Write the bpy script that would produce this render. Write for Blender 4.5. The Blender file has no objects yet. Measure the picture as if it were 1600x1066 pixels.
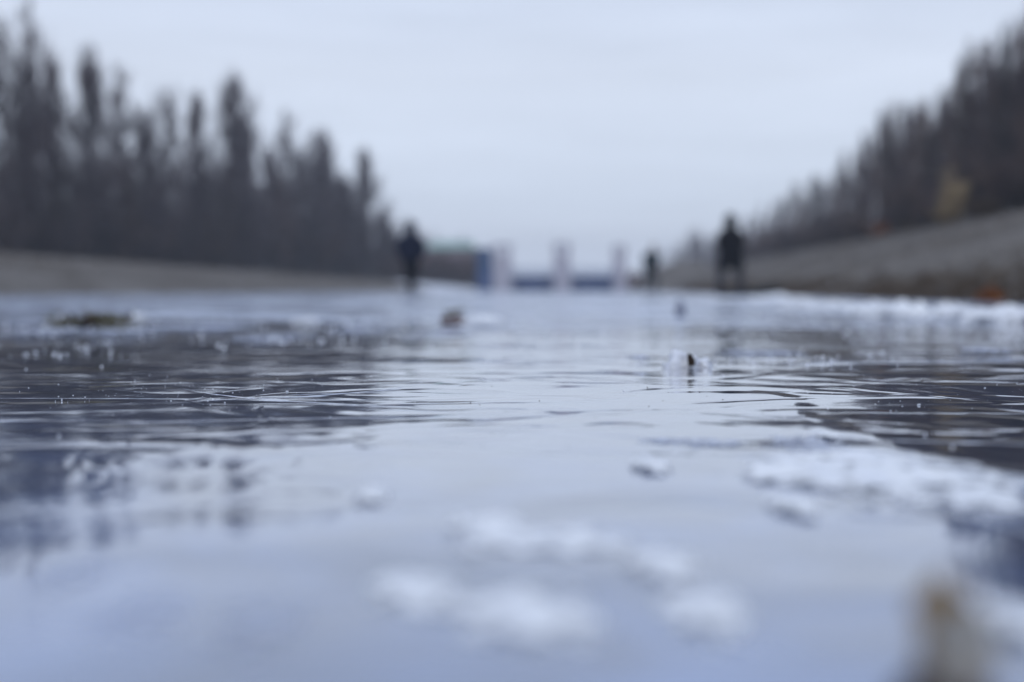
import bpy, bmesh, math, random
import numpy as np
from mathutils import Vector, Matrix, noise as mnoise

R = math.radians
sc = bpy.context.scene
C = sc.collection

# ------------------------------------------------------------------ camera
CAM_H = 0.12
F_PX = 2222.0           # focal length in photo pixels (50 mm on 36 mm, 1600 px)
HOR = 453.0             # horizon row in the photo
cd = bpy.data.cameras.new("camera")
cam = bpy.data.objects.new("camera", cd); C.objects.link(cam)
cd.lens = 50; cd.sensor_width = 36; cd.clip_start = 0.02; cd.clip_end = 6000
cam.location = (0, 0, CAM_H)
cam.rotation_euler = (R(90) - math.atan((533 - HOR) / F_PX), 0, 0)
cd.dof.use_dof = True
cd.dof.focus_distance = 1.62
cd.dof.aperture_fstop = 2.5
sc.camera = cam

# ------------------------------------------------------------------ sky
w = bpy.data.worlds.new("World"); sc.world = w; w.use_nodes = True
nt = w.node_tree; N = nt.nodes; L = nt.links; N.clear()
out = N.new('ShaderNodeOutputWorld'); bg = N.new('ShaderNodeBackground')
sky = N.new('ShaderNodeTexSky'); sky.sky_type = 'NISHITA'; sky.sun_disc = False
SUN_EL, SUN_ROT = R(28), R(200)
sky.sun_elevation = SUN_EL; sky.sun_rotation = SUN_ROT
sky.air_density = 1.0; sky.dust_density = 2.0
tc = N.new('ShaderNodeTexCoord')
sep = N.new('ShaderNodeSeparateXYZ'); L.new(tc.outputs['Generated'], sep.inputs[0])
ramp = N.new('ShaderNodeValToRGB')      # the overcast deck, by height above the horizon
L.new(sep.outputs['Z'], ramp.inputs[0])
cr = ramp.color_ramp
cr.elements[0].position = 0.0; cr.elements[0].color = (8.5, 9.3, 10.9, 1)
cr.elements[1].position = 1.0; cr.elements[1].color = (6.4, 7.5, 9.6, 1)
for p, c in ((0.06, (7.4, 8.3, 9.9, 1)), (0.15, (7.55, 8.3, 9.8, 1)), (0.24, (6.9, 7.8, 9.6, 1))):
    e = cr.elements.new(p); e.color = c
mp = N.new('ShaderNodeMapping'); mp.inputs['Scale'].default_value = (1.6, 1.6, 11)
mp.inputs['Rotation'].default_value = (0, R(3), 0)
L.new(tc.outputs['Generated'], mp.inputs[0])
cn = N.new('ShaderNodeTexNoise'); cn.inputs['Scale'].default_value = 1.3; cn.inputs['Detail'].default_value = 5
cn.inputs['Roughness'].default_value = 0.55
L.new(mp.outputs[0], cn.inputs['Vector'])
cmr = N.new('ShaderNodeMapRange'); cmr.inputs['From Min'].default_value = .3; cmr.inputs['From Max'].default_value = .7
cmr.inputs['To Min'].default_value = .86; cmr.inputs['To Max'].default_value = 1.07
L.new(cn.outputs['Fac'], cmr.inputs['Value'])
mul = N.new('ShaderNodeVectorMath'); mul.operation = 'SCALE'
L.new(ramp.outputs['Color'], mul.inputs[0]); L.new(cmr.outputs[0], mul.inputs['Scale'])
mixs = N.new('ShaderNodeMixRGB'); mixs.inputs[0].default_value = 0.93
L.new(sky.outputs[0], mixs.inputs[1]); L.new(mul.outputs[0], mixs.inputs[2])
L.new(mixs.outputs[0], bg.inputs['Color']); bg.inputs['Strength'].default_value = 0.1
L.new(bg.outputs[0], out.inputs['Surface'])

# ------------------------------------------------------------------ sun (hidden by the overcast: weak and wide)
sl = bpy.data.lights.new("sun", 'SUN'); so = bpy.data.objects.new("sun", sl); C.objects.link(so)
sl.energy = 0.5; sl.angle = R(25); sl.color = (1.0, 0.97, 0.93)
so.rotation_euler = (R(90) - SUN_EL, 0, math.pi - SUN_ROT)

sc.view_settings.view_transform = 'Standard'; sc.view_settings.look = 'None'
sc.view_settings.exposure = 0.0; sc.view_settings.gamma = 1.0
sc.render.engine = 'CYCLES'
sc.cycles.volume_bounces = 3
sc.cycles.volume_step_rate = 10
sc.cycles.max_bounces = 6
sc.cycles.use_denoising = True

# ------------------------------------------------------------------ helpers
rng = random.Random(7)

def at(px, py, Y):
    """photo pixel at depth Y -> world point"""
    return ((px - 800) * Y / F_PX, Y, CAM_H + (HOR - py) * Y / F_PX)

def ice_at(px, py):
    Y = CAM_H * F_PX / (py - HOR)
    return ((px - 800) * Y / F_PX, Y)

class MB:
    def __init__(s): s.v = []; s.f = []
    def add(s, vs, fs):
        o = len(s.v); s.v += [tuple(p) for p in vs]; s.f += [tuple(i + o for i in f) for f in fs]
    def box(s, c, d, rz=0.0):
        x, y, z = c; a, b, h = d[0] / 2, d[1] / 2, d[2] / 2
        co, si = math.cos(rz), math.sin(rz)
        vs = []
        for sx, sy, sz in ((-1,-1,-1),(1,-1,-1),(1,1,-1),(-1,1,-1),(-1,-1,1),(1,-1,1),(1,1,1),(-1,1,1)):
            u, v_ = sx * a, sy * b
            vs.append((x + u * co - v_ * si, y + u * si + v_ * co, z + sz * h))
        s.add(vs, [(0,3,2,1),(4,5,6,7),(0,1,5,4),(1,2,6,5),(2,3,7,6),(3,0,4,7)])
    def tube(s, pts, rad, n=5):
        pts = [Vector(p) for p in pts]; vs = []; fs = []
        for i, p in enumerate(pts):
            t = (pts[min(i + 1, len(pts) - 1)] - pts[max(i - 1, 0)])
            t = t.normalized() if t.length > 1e-9 else Vector((0, 0, 1))
            a = t.cross(Vector((0.3, 0.9, 0.1))).normalized()
            if a.length < .5: a = Vector((1, 0, 0))
            b = t.cross(a)
            for k in range(n):
                q = 2 * math.pi * k / n
                vs.append(p + (a * math.cos(q) + b * math.sin(q)) * rad[i])
        for i in range(len(pts) - 1):
            for k in range(n):
                k2 = (k + 1) % n
                fs.append((i * n + k, i * n + k2, (i + 1) * n + k2, (i + 1) * n + k))
        fs.append(tuple(range(n))[::-1]); fs.append(tuple((len(pts) - 1) * n + k for k in range(n)))
        s.add(vs, fs)
    def twig(s, a, b, r):
        """a thin three-sided spike from a to b"""
        ax, ay, az = a
        s.add([(ax + r, ay, az), (ax - .5 * r, ay + .87 * r, az), (ax - .5 * r, ay - .87 * r, az), b],
              [(0, 1, 3), (1, 2, 3), (2, 0, 3)])
    def build(s, name, mat=None, parent=None, smooth=False):
        me = bpy.data.meshes.new(name); me.from_pydata(s.v, [], s.f)
        if mat: me.materials.append(mat)
        if smooth: me.polygons.foreach_set('use_smooth', [True] * len(me.polygons))
        me.update()
        o = bpy.data.objects.new(name, me); C.objects.link(o)
        if parent: o.parent = parent
        return o

def tag(o, label=None, cat=None, group=None, kind=None):
    if label: o['label'] = label
    if cat: o['category'] = cat
    if group: o['group'] = group
    if kind: o['kind'] = kind
    return o

def empty(name, loc=(0, 0, 0), rz=0.0):
    o = bpy.data.objects.new(name, None); C.objects.link(o)
    o.location = loc; o.rotation_euler = (0, 0, rz); o.empty_display_size = .1
    return o

def copy_tree(o, parent=None):
    c = o.copy(); C.objects.link(c)
    if parent: c.parent = parent
    for ch in list(o.children): copy_tree(ch, c)
    return c

def nz(x, y, z=0.0, s=1.0):
    return mnoise.noise(Vector((x * s, y * s, z)))

def mat(name, col, rough=.8, col2=None, scale=3.0, detail=4, bump=0.0, spec=.3, lo=.35, hi=.65):
    m = bpy.data.materials.new(name); m.use_nodes = True
    t = m.node_tree; b = t.nodes['Principled BSDF']
    b.inputs['Base Color'].default_value = (*col, 1); b.inputs['Roughness'].default_value = rough
    b.inputs['Specular IOR Level'].default_value = spec
    c = t.nodes.new('ShaderNodeTexCoord')
    n = t.nodes.new('ShaderNodeTexNoise'); n.inputs['Scale'].default_value = scale; n.inputs['Detail'].default_value = detail
    t.links.new(c.outputs['Object'], n.inputs['Vector'])
    r = t.nodes.new('ShaderNodeValToRGB'); r.color_ramp.elements[0].position = lo; r.color_ramp.elements[1].position = hi
    c2 = col2 or tuple(v * .6 for v in col)
    r.color_ramp.elements[0].color = (*c2, 1); r.color_ramp.elements[1].color = (*col, 1)
    t.links.new(n.outputs['Fac'], r.inputs[0]); t.links.new(r.outputs[0], b.inputs['Base Color'])
    if bump:
        bp = t.nodes.new('ShaderNodeBump'); bp.inputs['Strength'].default_value = 1; bp.inputs['Distance'].default_value = bump
        t.links.new(n.outputs['Fac'], bp.inputs['Height']); t.links.new(bp.outputs[0], b.inputs['Normal'])
    return m

M = {}
M['bark'] = mat('bark', (.085, .078, .082), .9, (.04, .036, .038), 6)
M['twig'] = mat('twig', (.128, .098, .104), .9, (.064, .048, .055), 2)
M['twig_brown'] = mat('twig_brown', (.155, .108, .096), .9, (.08, .056, .052), 2)
M['twig_dark'] = mat('twig_dark', (.058, .050, .056), .9, (.030, .027, .032), 2)
M['straw'] = mat('straw', (.42, .33, .20), .9, (.27, .21, .13), 5)
M['rust'] = mat('rust', (.55, .19, .03), .85, (.14, .05, .02), 8)
M['drygrass'] = mat('drygrass', (.15, .11, .075), .9, (.06, .045, .035), 5)
M['olive'] = mat('olive', (.21, .19, .11), .85, (.09, .085, .05), 30)
M['log'] = mat('log', (.035, .038, .036), .8, (.015, .016, .016), 6, bump=.02)
M['stone'] = mat('stone', (.24, .19, .19), .85, (.10, .08, .08), 25, bump=.004)
M['pale_stone'] = mat('pale_stone', (.55, .55, .58), .8, (.4, .4, .42), 4, bump=.02)
M['snow'] = mat('snow', (.86, .88, .93), .65, (.74, .77, .86), 40, 5, bump=.002, spec=.4)
M['snow_far'] = mat('snow_far', (.80, .82, .88), .8, (.62, .64, .70), 1.2, 5, bump=.03)
M['frost'] = mat('frost', (.72, .75, .82), .6, (.5, .54, .64), 60, 5, bump=.001)
M['concrete'] = mat('concrete', (.50, .49, .56), .85, (.40, .39, .45), 1.5, 6)
M['gate_blue'] = mat('gate_blue', (.065, .11, .25), .5, (.045, .075, .17), 1.2, 5)
M['rail_blue'] = mat('rail_blue', (.22, .30, .46), .5, (.16, .22, .36), 3)
M['booth_blue'] = mat('booth_blue', (.03, .075, .17), .45, (.02, .05, .12), 2)
M['green_roof'] = mat('green_roof', (.27, .42, .36), .5, (.20, .33, .29), 2)
M['plaster'] = mat('plaster', (.30, .25, .28), .9, (.22, .18, .20), .8)
M['glass'] = mat('glass', (.05, .06, .08), .1, (.04, .05, .07), 2, spec=.8)
M['earth'] = mat('earth', (.30, .24, .18), .95, (.18, .15, .12), 1.0, 6, bump=.05)
M['skin'] = mat('skin', (.45, .27, .20), .6, (.40, .23, .17), 30)
M['navy'] = mat('navy', (.010, .014, .034), .8, (.006, .009, .022), 20, spec=.08)
M['black'] = mat('black', (.009, .010, .014), .8, (.006, .006, .008), 20, spec=.08)
M['darkgrey'] = mat('darkgrey', (.05, .05, .06), .85, (.03, .03, .04), 20)
M['teal'] = mat('teal', (.012, .026, .032), .8, (.008, .016, .02), 20, spec=.08)
M['hair'] = mat('hair', (.02, .015, .012), .6, (.01, .008, .006), 60)
M['leaf_tan'] = mat('leaf_tan', (.34, .24, .12), .8, (.22, .15, .08), 90, bump=.001)
M['leaf_grey'] = mat('leaf_grey', (.36, .35, .33), .8, (.26, .24, .22), 60, bump=.001)
M['clod'] = mat('clod', (.075, .055, .05), .95, (.03, .024, .024), 120, bump=.002)
M['leaf_dark'] = mat('leaf_dark', (.05, .03, .02), .7, (.025, .016, .012), 90)

def thin_edges(mt, scale, lo, hi):
    """snow thins out into loose grains: coverage follows the thickness of the layer"""
    t = mt.node_tree; b = t.nodes['Principled BSDF']
    a = t.nodes.new('ShaderNodeAttribute'); a.attribute_name = 'thickness'
    c = t.nodes.new('ShaderNodeTexCoord'); n = t.nodes.new('ShaderNodeTexNoise'); n.inputs['Scale'].default_value = scale
    n.inputs['Detail'].default_value = 5; n.inputs['Roughness'].default_value = .7
    t.links.new(c.outputs['Object'], n.inputs['Vector'])
    x = t.nodes.new('ShaderNodeMath'); x.operation = 'MULTIPLY_ADD'; x.inputs[1].default_value = 3.0; x.inputs[2].default_value = -1.5
    t.links.new(n.outputs['Fac'], x.inputs[0])
    y = t.nodes.new('ShaderNodeMath'); y.operation = 'ADD'; t.links.new(x.outputs[0], y.inputs[0]); t.links.new(a.outputs['Fac'], y.inputs[1])
    m_ = t.nodes.new('ShaderNodeMapRange'); m_.inputs['From Min'].default_value = lo; m_.inputs['From Max'].default_value = hi
    t.links.new(y.outputs[0], m_.inputs['Value']); t.links.new(m_.outputs[0], b.inputs['Alpha'])
M['thin_snow'] = mat('thin_snow', (.93, .94, .96), .65, (.84, .86, .92), 40, 5, bump=.002, spec=.4); thin_edges(M['thin_snow'], 60, .02, .52)
M['thin_frost'] = mat('thin_frost', (.70, .74, .86), .6, (.5, .55, .70), 60, 5, bump=.001); thin_edges(M['thin_frost'], 90, .1, 1.1)
M['shore_snow'] = mat('shore_snow', (.93, .94, .96), .7, (.78, .80, .86), 9, 5, bump=.01); thin_edges(M['shore_snow'], 8, -.2, .3)

# ------------------------------------------------------------------ terrain
def fL(Y):          # foot of the left bank
    if Y < 30: return -10.8 - (30 - Y) * .02
    return -10.8 + (Y - 30) * .12
def fR(Y):          # foot of the right bank
    if Y < 12: return 4.4 + (12 - Y) * .02
    return 4.4 + (Y - 12) * .055
def sstep(a, b, x):
    t = max(0., min(1., (x - a) / (b - a))); return t * t * (3 - 2 * t)
def ground_z(X, Y):
    wob = .25 * nz(X * .0, Y * .35, 3) + .15 * nz(0, Y * 1.3, 8)
    sR = X - fR(Y) - wob
    sL = fL(Y) - X - wob * 1.6
    if sR > -1.5 and X > 2:
        z = .27 * sR
        top = 2.8 + .12 * nz(X, Y, 1, .12)
        if sR > 0:
            z = ((.30 * sR + 1e-4) ** -4 + top ** -4) ** -.25
            z += .05 * nz(X, Y, 5, .8) * min(1, sR) + .10 * min(1, sR * 4)
        else: z = .3 * sR
    elif sL > -1.5 and X < 2:
        if sL > 0:
            H = 1.45 + (Y - 66) * -.0115 if Y > 40 else 1.75
            H = max(.75, H)
            z = H * (1 - math.exp(-sL / 5.5)) + .04 * nz(X, Y, 5, .8) * min(1, sL) + .03 * min(1, sL * 3)
        else: z = .3 * sL
    else: z = -.45
    z = max(z, -.45)
    # the bed rises to a low plain beyond the weir
    k = sstep(109.5, 116, Y)
    z = max(z, -.45 + k * (.95 + .1 * nz(X, Y, 2, .05)))
    # mound of bare earth at the right abutment
    d = math.hypot((X - 13.0) / 4.0, (Y - 106) / 7.0)
    if d < 1: z = max(z, 2.35 * (1 - d * d) ** .8)
    return z

def graded(a, b, near, step, grow):
    xs = [0.0]; s = step
    while xs[-1] < b:
        if abs(xs[-1]) > near: s *= grow
        xs.append(xs[-1] + s)
    ys = [0.0]; s = step
    while ys[-1] > a:
        if abs(ys[-1]) > near: s *= grow
        ys.append(ys[-1] - s)
    return sorted(set(ys[1:] + xs))
gx = graded(-560, 560, 26, .45, 1.12)
gy = graded(-150, 640, 45, .8, 1.03)
m = MB(); nxg, nyg = len(gx), len(gy)
m.v = [(x, y, ground_z(x, y)) for y in gy for x in gx]
m.f = [(j * nxg + i, j * nxg + i + 1, (j + 1) * nxg + i + 1, (j + 1) * nxg + i) for j in range(nyg - 1) for i in range(nxg - 1)]

def ground_material():
    mt = bpy.data.materials.new('bank_ground'); mt.use_nodes = True
    t = mt.node_tree; b = t.nodes['Principled BSDF']; b.inputs['Roughness'].default_value = .95
    b.inputs['Specular IOR Level'].default_value = .2
    c = t.nodes.new('ShaderNodeTexCoord')
    def noise(s, d, r=.5):
        n = t.nodes.new('ShaderNodeTexNoise'); n.inputs['Scale'].default_value = s; n.inputs['Detail'].default_value = d
        n.inputs['Roughness'].default_value = r
        t.links.new(c.outputs['Object'], n.inputs['Vector']); return n
    def ramp(n, a, ca, b_, cb):
        r = t.nodes.new('ShaderNodeValToRGB'); r.color_ramp.elements[0].position = a; r.color_ramp.elements[1].position = b_
        r.color_ramp.elements[0].color = (*ca, 1); r.color_ramp.elements[1].color = (*cb, 1)
        t.links.new(n.outputs['Fac'], r.inputs[0]); return r
    n1 = noise(.35, 6, .6); n2 = noise(6, 6, .7)
    r1 = ramp(n1, .35, (.128, .110, .094), .65, (.215, .196, .180))
    r2 = ramp(n2, .3, (.55, .55, .55), .7, (1.3, 1.3, 1.3))
    mx = t.nodes.new('ShaderNodeMixRGB'); mx.blend_type = 'MULTIPLY'; mx.inputs[0].default_value = 1
    t.links.new(r1.outputs[0], mx.inputs[1]); t.links.new(r2.outputs[0], mx.inputs[2])
    t.links.new(mx.outputs[0], b.inputs['Base Color'])
    bp = t.nodes.new('ShaderNodeBump'); bp.inputs['Distance'].default_value = .06
    t.links.new(n2.outputs['Fac'], bp.inputs['Height']); t.links.new(bp.outputs[0], b.inputs['Normal'])
    return mt
g = m.build('ground', ground_material(), smooth=True); tag(g, kind='structure')

# ------------------------------------------------------------------ ice
def ice_material():
    mt = bpy.data.materials.new('lake_ice'); mt.use_nodes = True
    t = mt.node_tree; b = t.nodes['Principled BSDF']
    NN = t.nodes.new; LL = t.links.new
    c = NN('ShaderNodeTexCoord')
    def noise(s, d=2, r=.5, dist=0, off=(0, 0, 0), sc_=(1, 1, 1)):
        mp = NN('ShaderNodeMapping'); mp.inputs['Location'].default_value = off; mp.inputs['Scale'].default_value = sc_
        LL(c.outputs['Object'], mp.inputs[0])
        n = NN('ShaderNodeTexNoise'); n.inputs['Scale'].default_value = s; n.inputs['Detail'].default_value = d
        n.inputs['Roughness'].default_value = r; n.inputs['Distortion'].default_value = dist
        LL(mp.outputs[0], n.inputs['Vector']); return n.outputs['Fac']
    def math_(op, a, b_=None, clamp=False):
        x = NN('ShaderNodeMath'); x.operation = op; x.use_clamp = clamp
        for i, v in enumerate((a, b_)):
            if v is None: continue
            if isinstance(v, (int, float)): x.inputs[i].default_value = v
            else: LL(v, x.inputs[i])
        return x.outputs[0]
    def rng_(v, a, b_, c_, d, smooth=True):
        x = NN('ShaderNodeMapRange'); x.interpolation_type = 'SMOOTHSTEP' if smooth else 'LINEAR'
        x.inputs['From Min'].default_value = a; x.inputs['From Max'].default_value = b_
        x.inputs['To Min'].default_value = c_; x.inputs['To Max'].default_value = d
        LL(v, x.inputs['Value']); return x.outputs[0]
    sp = NN('ShaderNodeSeparateXYZ'); LL(c.outputs['Object'], sp.inputs[0]); X, Y = sp.outputs['X'], sp.outputs['Y']
    # -- height of the surface in metres: slow swells, hand-wide ripples, creases where sheets met
    swell = noise(1.7, 0, .5, .5)
    rip = noise(4.6, 1, .3, 1.0, (3, 1, 0), (1, 1, 1))
    fine = noise(26, 2, .5, .8, (7, 4, 0))
    ridge = math_('ABSOLUTE', math_('SUBTRACT', noise(3.0, 1, .5, 1.5, (11, 5, 0), (1, 1.35, 1)), .5))
    ridge = math_('MINIMUM', ridge, .10)
    calm = rng_(noise(1.1, 1, .5, 0, (2, 9, 0)), .35, .65, .45, 1.25)
    # a separate plate of clear dark ice on the right, ending at a crack
    edge = math_('ADD', math_('MULTIPLY', math_('SUBTRACT', noise(3.0, 2, .45, 0, (8, 2, 0)), .5), .16), .285)
    dX = math_('SUBTRACT', X, edge)
    plate = math_('MULTIPLY', rng_(dX, 0, .025, 0, 1), math_('MULTIPLY', rng_(Y, .80, .95, 0, 1), rng_(Y, 1.30, 1.75, 1, 0)))
    plate = math_('MULTIPLY', plate, rng_(X, .75, 1.3, 1, 0))
    calm = math_('MULTIPLY', calm, math_('SUBTRACT', 1, math_('MULTIPLY', plate, .7)))
    h = math_('MULTIPLY', swell, RIP[0])
    h = math_('ADD', h, math_('MULTIPLY', plate, math_('MULTIPLY', math_('SUBTRACT', Y, 1.3), -.018)))
    h = math_('ADD', h, math_('MULTIPLY', math_('MULTIPLY', rip, RIP[1]), calm))
    h = math_('ADD', h, math_('MULTIPLY', fine, RIP[2]))
    h = math_('ADD', h, math_('MULTIPLY', math_('MULTIPLY', ridge, RIP[3]), rng_(Y, .75, 1.25, .25, 1)))
    # hairline cracks
    vo = NN('ShaderNodeTexVoronoi'); vo.feature = 'DISTANCE_TO_EDGE'; vo.inputs['Scale'].default_value = 1.7
    wmp = NN('ShaderNodeMapping'); LL(c.outputs['Object'], wmp.inputs[0])
    dn = NN('ShaderNodeTexNoise'); dn.inputs['Scale'].default_value = 2.5; dn.inputs['Detail'].default_value = 3
    LL(c.outputs['Object'], dn.inputs['Vector'])
    vm = NN('ShaderNodeVectorMath'); vm.operation = 'MULTIPLY_ADD'; vm.inputs[1].default_value = (.5, .5, 0)
    LL(dn.outputs['Color'], vm.inputs[0]); LL(c.outputs['Object'], vm.inputs[2]); LL(vm.outputs[0], vo.inputs['Vector'])
    crack = rng_(vo.outputs['Distance'], 0, .012, 1, 0, False)
    h = math_('ADD', h, math_('MULTIPLY', crack, -.00025))
    bp = NN('ShaderNodeBump'); bp.inputs['Strength'].default_value = 1; bp.inputs['Distance'].default_value = 1
    LL(h, bp.inputs['Height']); LL(bp.outputs[0], b.inputs['Normal'])
    # -- frost lying on the ice, more of it further out and along the shores
    fr = noise(1.3, 7, .68, .4, (5, 5, 0))
    fr2 = noise(9, 5, .7, .3, (1, 6, 0))
    frm = math_('ADD', math_('MULTIPLY', fr, .65), math_('MULTIPLY', fr2, .35))
    far = rng_(Y, 2.4, 6.5, 0, .135)
    frost = math_('MULTIPLY', rng_(math_('ADD', frm, far), .55, .70, 0, 1), math_('SUBTRACT', 1, plate))
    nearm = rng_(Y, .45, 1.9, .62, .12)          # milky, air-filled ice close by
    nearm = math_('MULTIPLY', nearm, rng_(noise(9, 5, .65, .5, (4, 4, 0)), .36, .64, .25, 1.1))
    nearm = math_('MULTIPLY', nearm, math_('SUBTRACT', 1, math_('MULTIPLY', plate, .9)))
    # -- colour
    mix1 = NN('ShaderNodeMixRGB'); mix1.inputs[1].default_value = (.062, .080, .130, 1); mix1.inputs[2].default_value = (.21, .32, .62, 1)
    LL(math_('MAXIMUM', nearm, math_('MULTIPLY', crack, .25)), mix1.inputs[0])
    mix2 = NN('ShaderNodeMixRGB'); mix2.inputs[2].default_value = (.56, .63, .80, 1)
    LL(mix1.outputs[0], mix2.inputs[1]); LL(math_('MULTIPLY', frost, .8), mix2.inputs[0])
    LL(mix2.outputs[0], b.inputs['Base Color'])
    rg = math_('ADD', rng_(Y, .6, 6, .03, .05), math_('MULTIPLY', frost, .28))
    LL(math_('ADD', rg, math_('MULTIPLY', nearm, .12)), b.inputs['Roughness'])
    b.inputs['IOR'].default_value = 1.42
    LL(math_('MULTIPLY', math_('SUBTRACT', .92, math_('MULTIPLY', frost, .92)), rng_(Y, 2.6, 6, 1, .2)), b.inputs['Coat Weight']); b.inputs['Coat IOR'].default_value = 1.36; b.inputs['Coat Roughness'].default_value = .03   # a film of melt water
    LL(bp.outputs[0], b.inputs['Coat Normal'])
    return mt
RIP = (.0066, .0045, .00006, .0062)
m = MB()
xs = [-60, -20, -8, -3, -1, 0, 1, 3, 6, 20, 40]; ys = [-80, -20, -3, 0, 1, 2, 4, 8, 20, 50, 112]
m.v = [(x, y, 0) for y in ys for x in xs]
m.f = [(j * 11 + i, j * 11 + i + 1, (j + 1) * 11 + i + 1, (j + 1) * 11 + i) for j in range(10) for i in range(10)]
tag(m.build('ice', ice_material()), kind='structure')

# ------------------------------------------------------------------ snow and frost lying on the ice
def heightfield(name, cx, cy, rx, ry, h, seed, mt, n=56, lump=1.0, zf=None, rough=1.0):
    """an irregular low heap: real thickness, edge eaten away by noise"""
    m = MB(); vs = {}; tk = []; r_ = random.Random(seed); ox, oy = r_.uniform(0, 99), r_.uniform(0, 99)
    def hh(u, v):
        d = math.hypot(u, v)
        q = (1 - d * d) + .55 * rough * mnoise.noise(Vector((ox + u * 1.9, oy + v * 1.9, 0))) \
            + .32 * rough * mnoise.noise(Vector((ox + u * 4.6, oy + v * 4.6, 4))) + .16 * rough * mnoise.noise(Vector((ox + u * 11, oy + v * 11, 9)))
        q -= .22
        if q <= 0: return -.25
        return q ** .6 * (.65 + .5 * lump * abs(mnoise.noise(Vector((ox + u * 3.1, oy + v * 3.1, 7)))) + .12 * mnoise.noise(Vector((ox + u * 17, oy + v * 17, 7))))
    H = [[hh((i / n - .5) * 2.4, (j / n - .5) * 2.4) for i in range(n + 1)] for j in range(n + 1)]
    def vid(i, j):
        if (i, j) not in vs:
            u, v = (i / n - .5) * 2.4, (j / n - .5) * 2.4
            zb = zf(cx + u * rx, cy + v * ry) if zf else 0
            vs[(i, j)] = len(m.v); m.v.append((u * rx, v * ry, zb + h * H[j][i])); tk.append(H[j][i])
        return vs[(i, j)]
    for j in range(n):
        for i in range(n):
            if max(H[j][i], H[j][i + 1], H[j + 1][i], H[j + 1][i + 1]) > 0:
                m.f.append((vid(i, j), vid(i + 1, j), vid(i + 1, j + 1), vid(i, j + 1)))
    o = m.build(name, mt, smooth=True); o.location = (cx, cy, 0)
    at_ = o.data.attributes.new('thickness', 'FLOAT', 'POINT'); at_.data.foreach_set('value', tk)
    return o

def patch(px, py, wpx, dpy, h, seed, label, mt='snow', name='snow_patch', n=56, lump=1., cat='snow', group=None, rough=1.0):
    """centred on photo pixel (px, py), wpx wide, dpy rows tall on the ice"""
    x, y = ice_at(px, py)
    y0 = ice_at(px, py + dpy / 2)[1]; y1 = ice_at(px, py - dpy / 2)[1]
    rx_ = wpx / 2 * 1.25 * y / F_PX; ry_ = min((y1 - y0) / 2 * 1.25, rx_ * 2.6)
    o = heightfield(name, x, (y0 + y1) / 2 if ry_ < rx_ * 2.6 else y, rx_, ry_, h, seed, M[{'snow': 'thin_snow', 'frost': 'thin_frost', 'snow_far': 'shore_snow'}[mt]], n, lump, rough=rough)
    return tag(o, label, cat, group or 'patches of snow lying on the ice')

patch(1385, 752, 370, 84, .0075, 11, 'large ragged white snow patch on the ice at lower right', n=80, lump=1.5)
patch(1545, 785, 110, 52, .006, 17, 'white snow tongue at the right-hand end of the large snow patch')
patch(1240, 797, 80, 30, .007, 12, 'small rounded white snow heap below the near edge of large snow patch')
patch(1255, 697, 110, 26, .003, 13, 'thin faint snow streak just beyond the large snow patch', 'frost')
patch(1080, 692, 170, 14, .0018, 14, 'long very thin frost streak near the middle of the ice', 'frost')
patch(1290, 682, 46, 10, .004, 15, 'tiny bright snow crumb at the edge of the dark reflection')
patch(1018, 733, 58, 24, .0075, 16, 'single small white snow lump alone in the middle foreground')
patch(577, 779, 60, 26, .0065, 21, 'small white ice lump alone left of the middle foreground', rough=.7)
patch(760, 832, 130, 62, .0055, 22, 'bright snow blob at the left end of the foreground snow line')
patch(880, 850, 230, 46, .0030, 23, 'long low snow ridge across the middle foreground', lump=1.3)
patch(1040, 890, 120, 66, .0045, 24, 'blurred white snow blob right of the foreground snow ridge')
patch(645, 930, 140, 66, .0030, 25, 'faint white snow blob below left of the foreground snow ridge')
patch(825, 968, 260, 90, .0034, 26, 'wide faint white snow patch near the bottom middle')
patch(1105, 968, 140, 80, .0034, 27, 'faint white snow blob near the bottom right of middle')
patch(215, 965, 150, 70, .0020, 28, 'very faint frost patch near the bottom left corner', 'frost')
patch(400, 985, 150, 90, .0020, 29, 'very faint frost patch between bottom left and the middle', 'frost')
patch(110, 900, 110, 50, .0018, 30, 'very faint frost patch close to the left picture edge', 'frost')
patch(1592, 985, 110, 120, .006, 31, 'blurred pale snow heap right of the tan dead leaf')
patch(1540, 548, 60, 9, .006, 32, 'small snow crust at right on the dark shaded ice', 'frost')
# along the right-hand shore
for k, (px, py, wp, dp, h, lab) in enumerate((
        (1600, 503, 130, 40, .065, 'brightest thick snow bank below the orange leaves at the right picture edge'),
        (1497, 498, 84, 26, .07, 'rounded white snow bank left of the orange leaves on the shore'),
        (1388, 493, 104, 24, .075, 'rounded white snow bank second from the right along the shore'),
        (1285, 481, 90, 12, .06, 'thin whitish snow strip at the foot of the gravel bank'),
        (1215, 470, 90, 9, .07, 'narrow snow strip right of the tall person'),
        (1120, 468, 110, 8, .03, 'faint snow strip in front of the tall person'))):
    patch(px, py, wp, dp, h, 40 + k, lab, 'snow_far', 'snow_bank', 60, 1.6, 'snow bank', 'snow banks along the right shore', rough=1.0)
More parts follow.
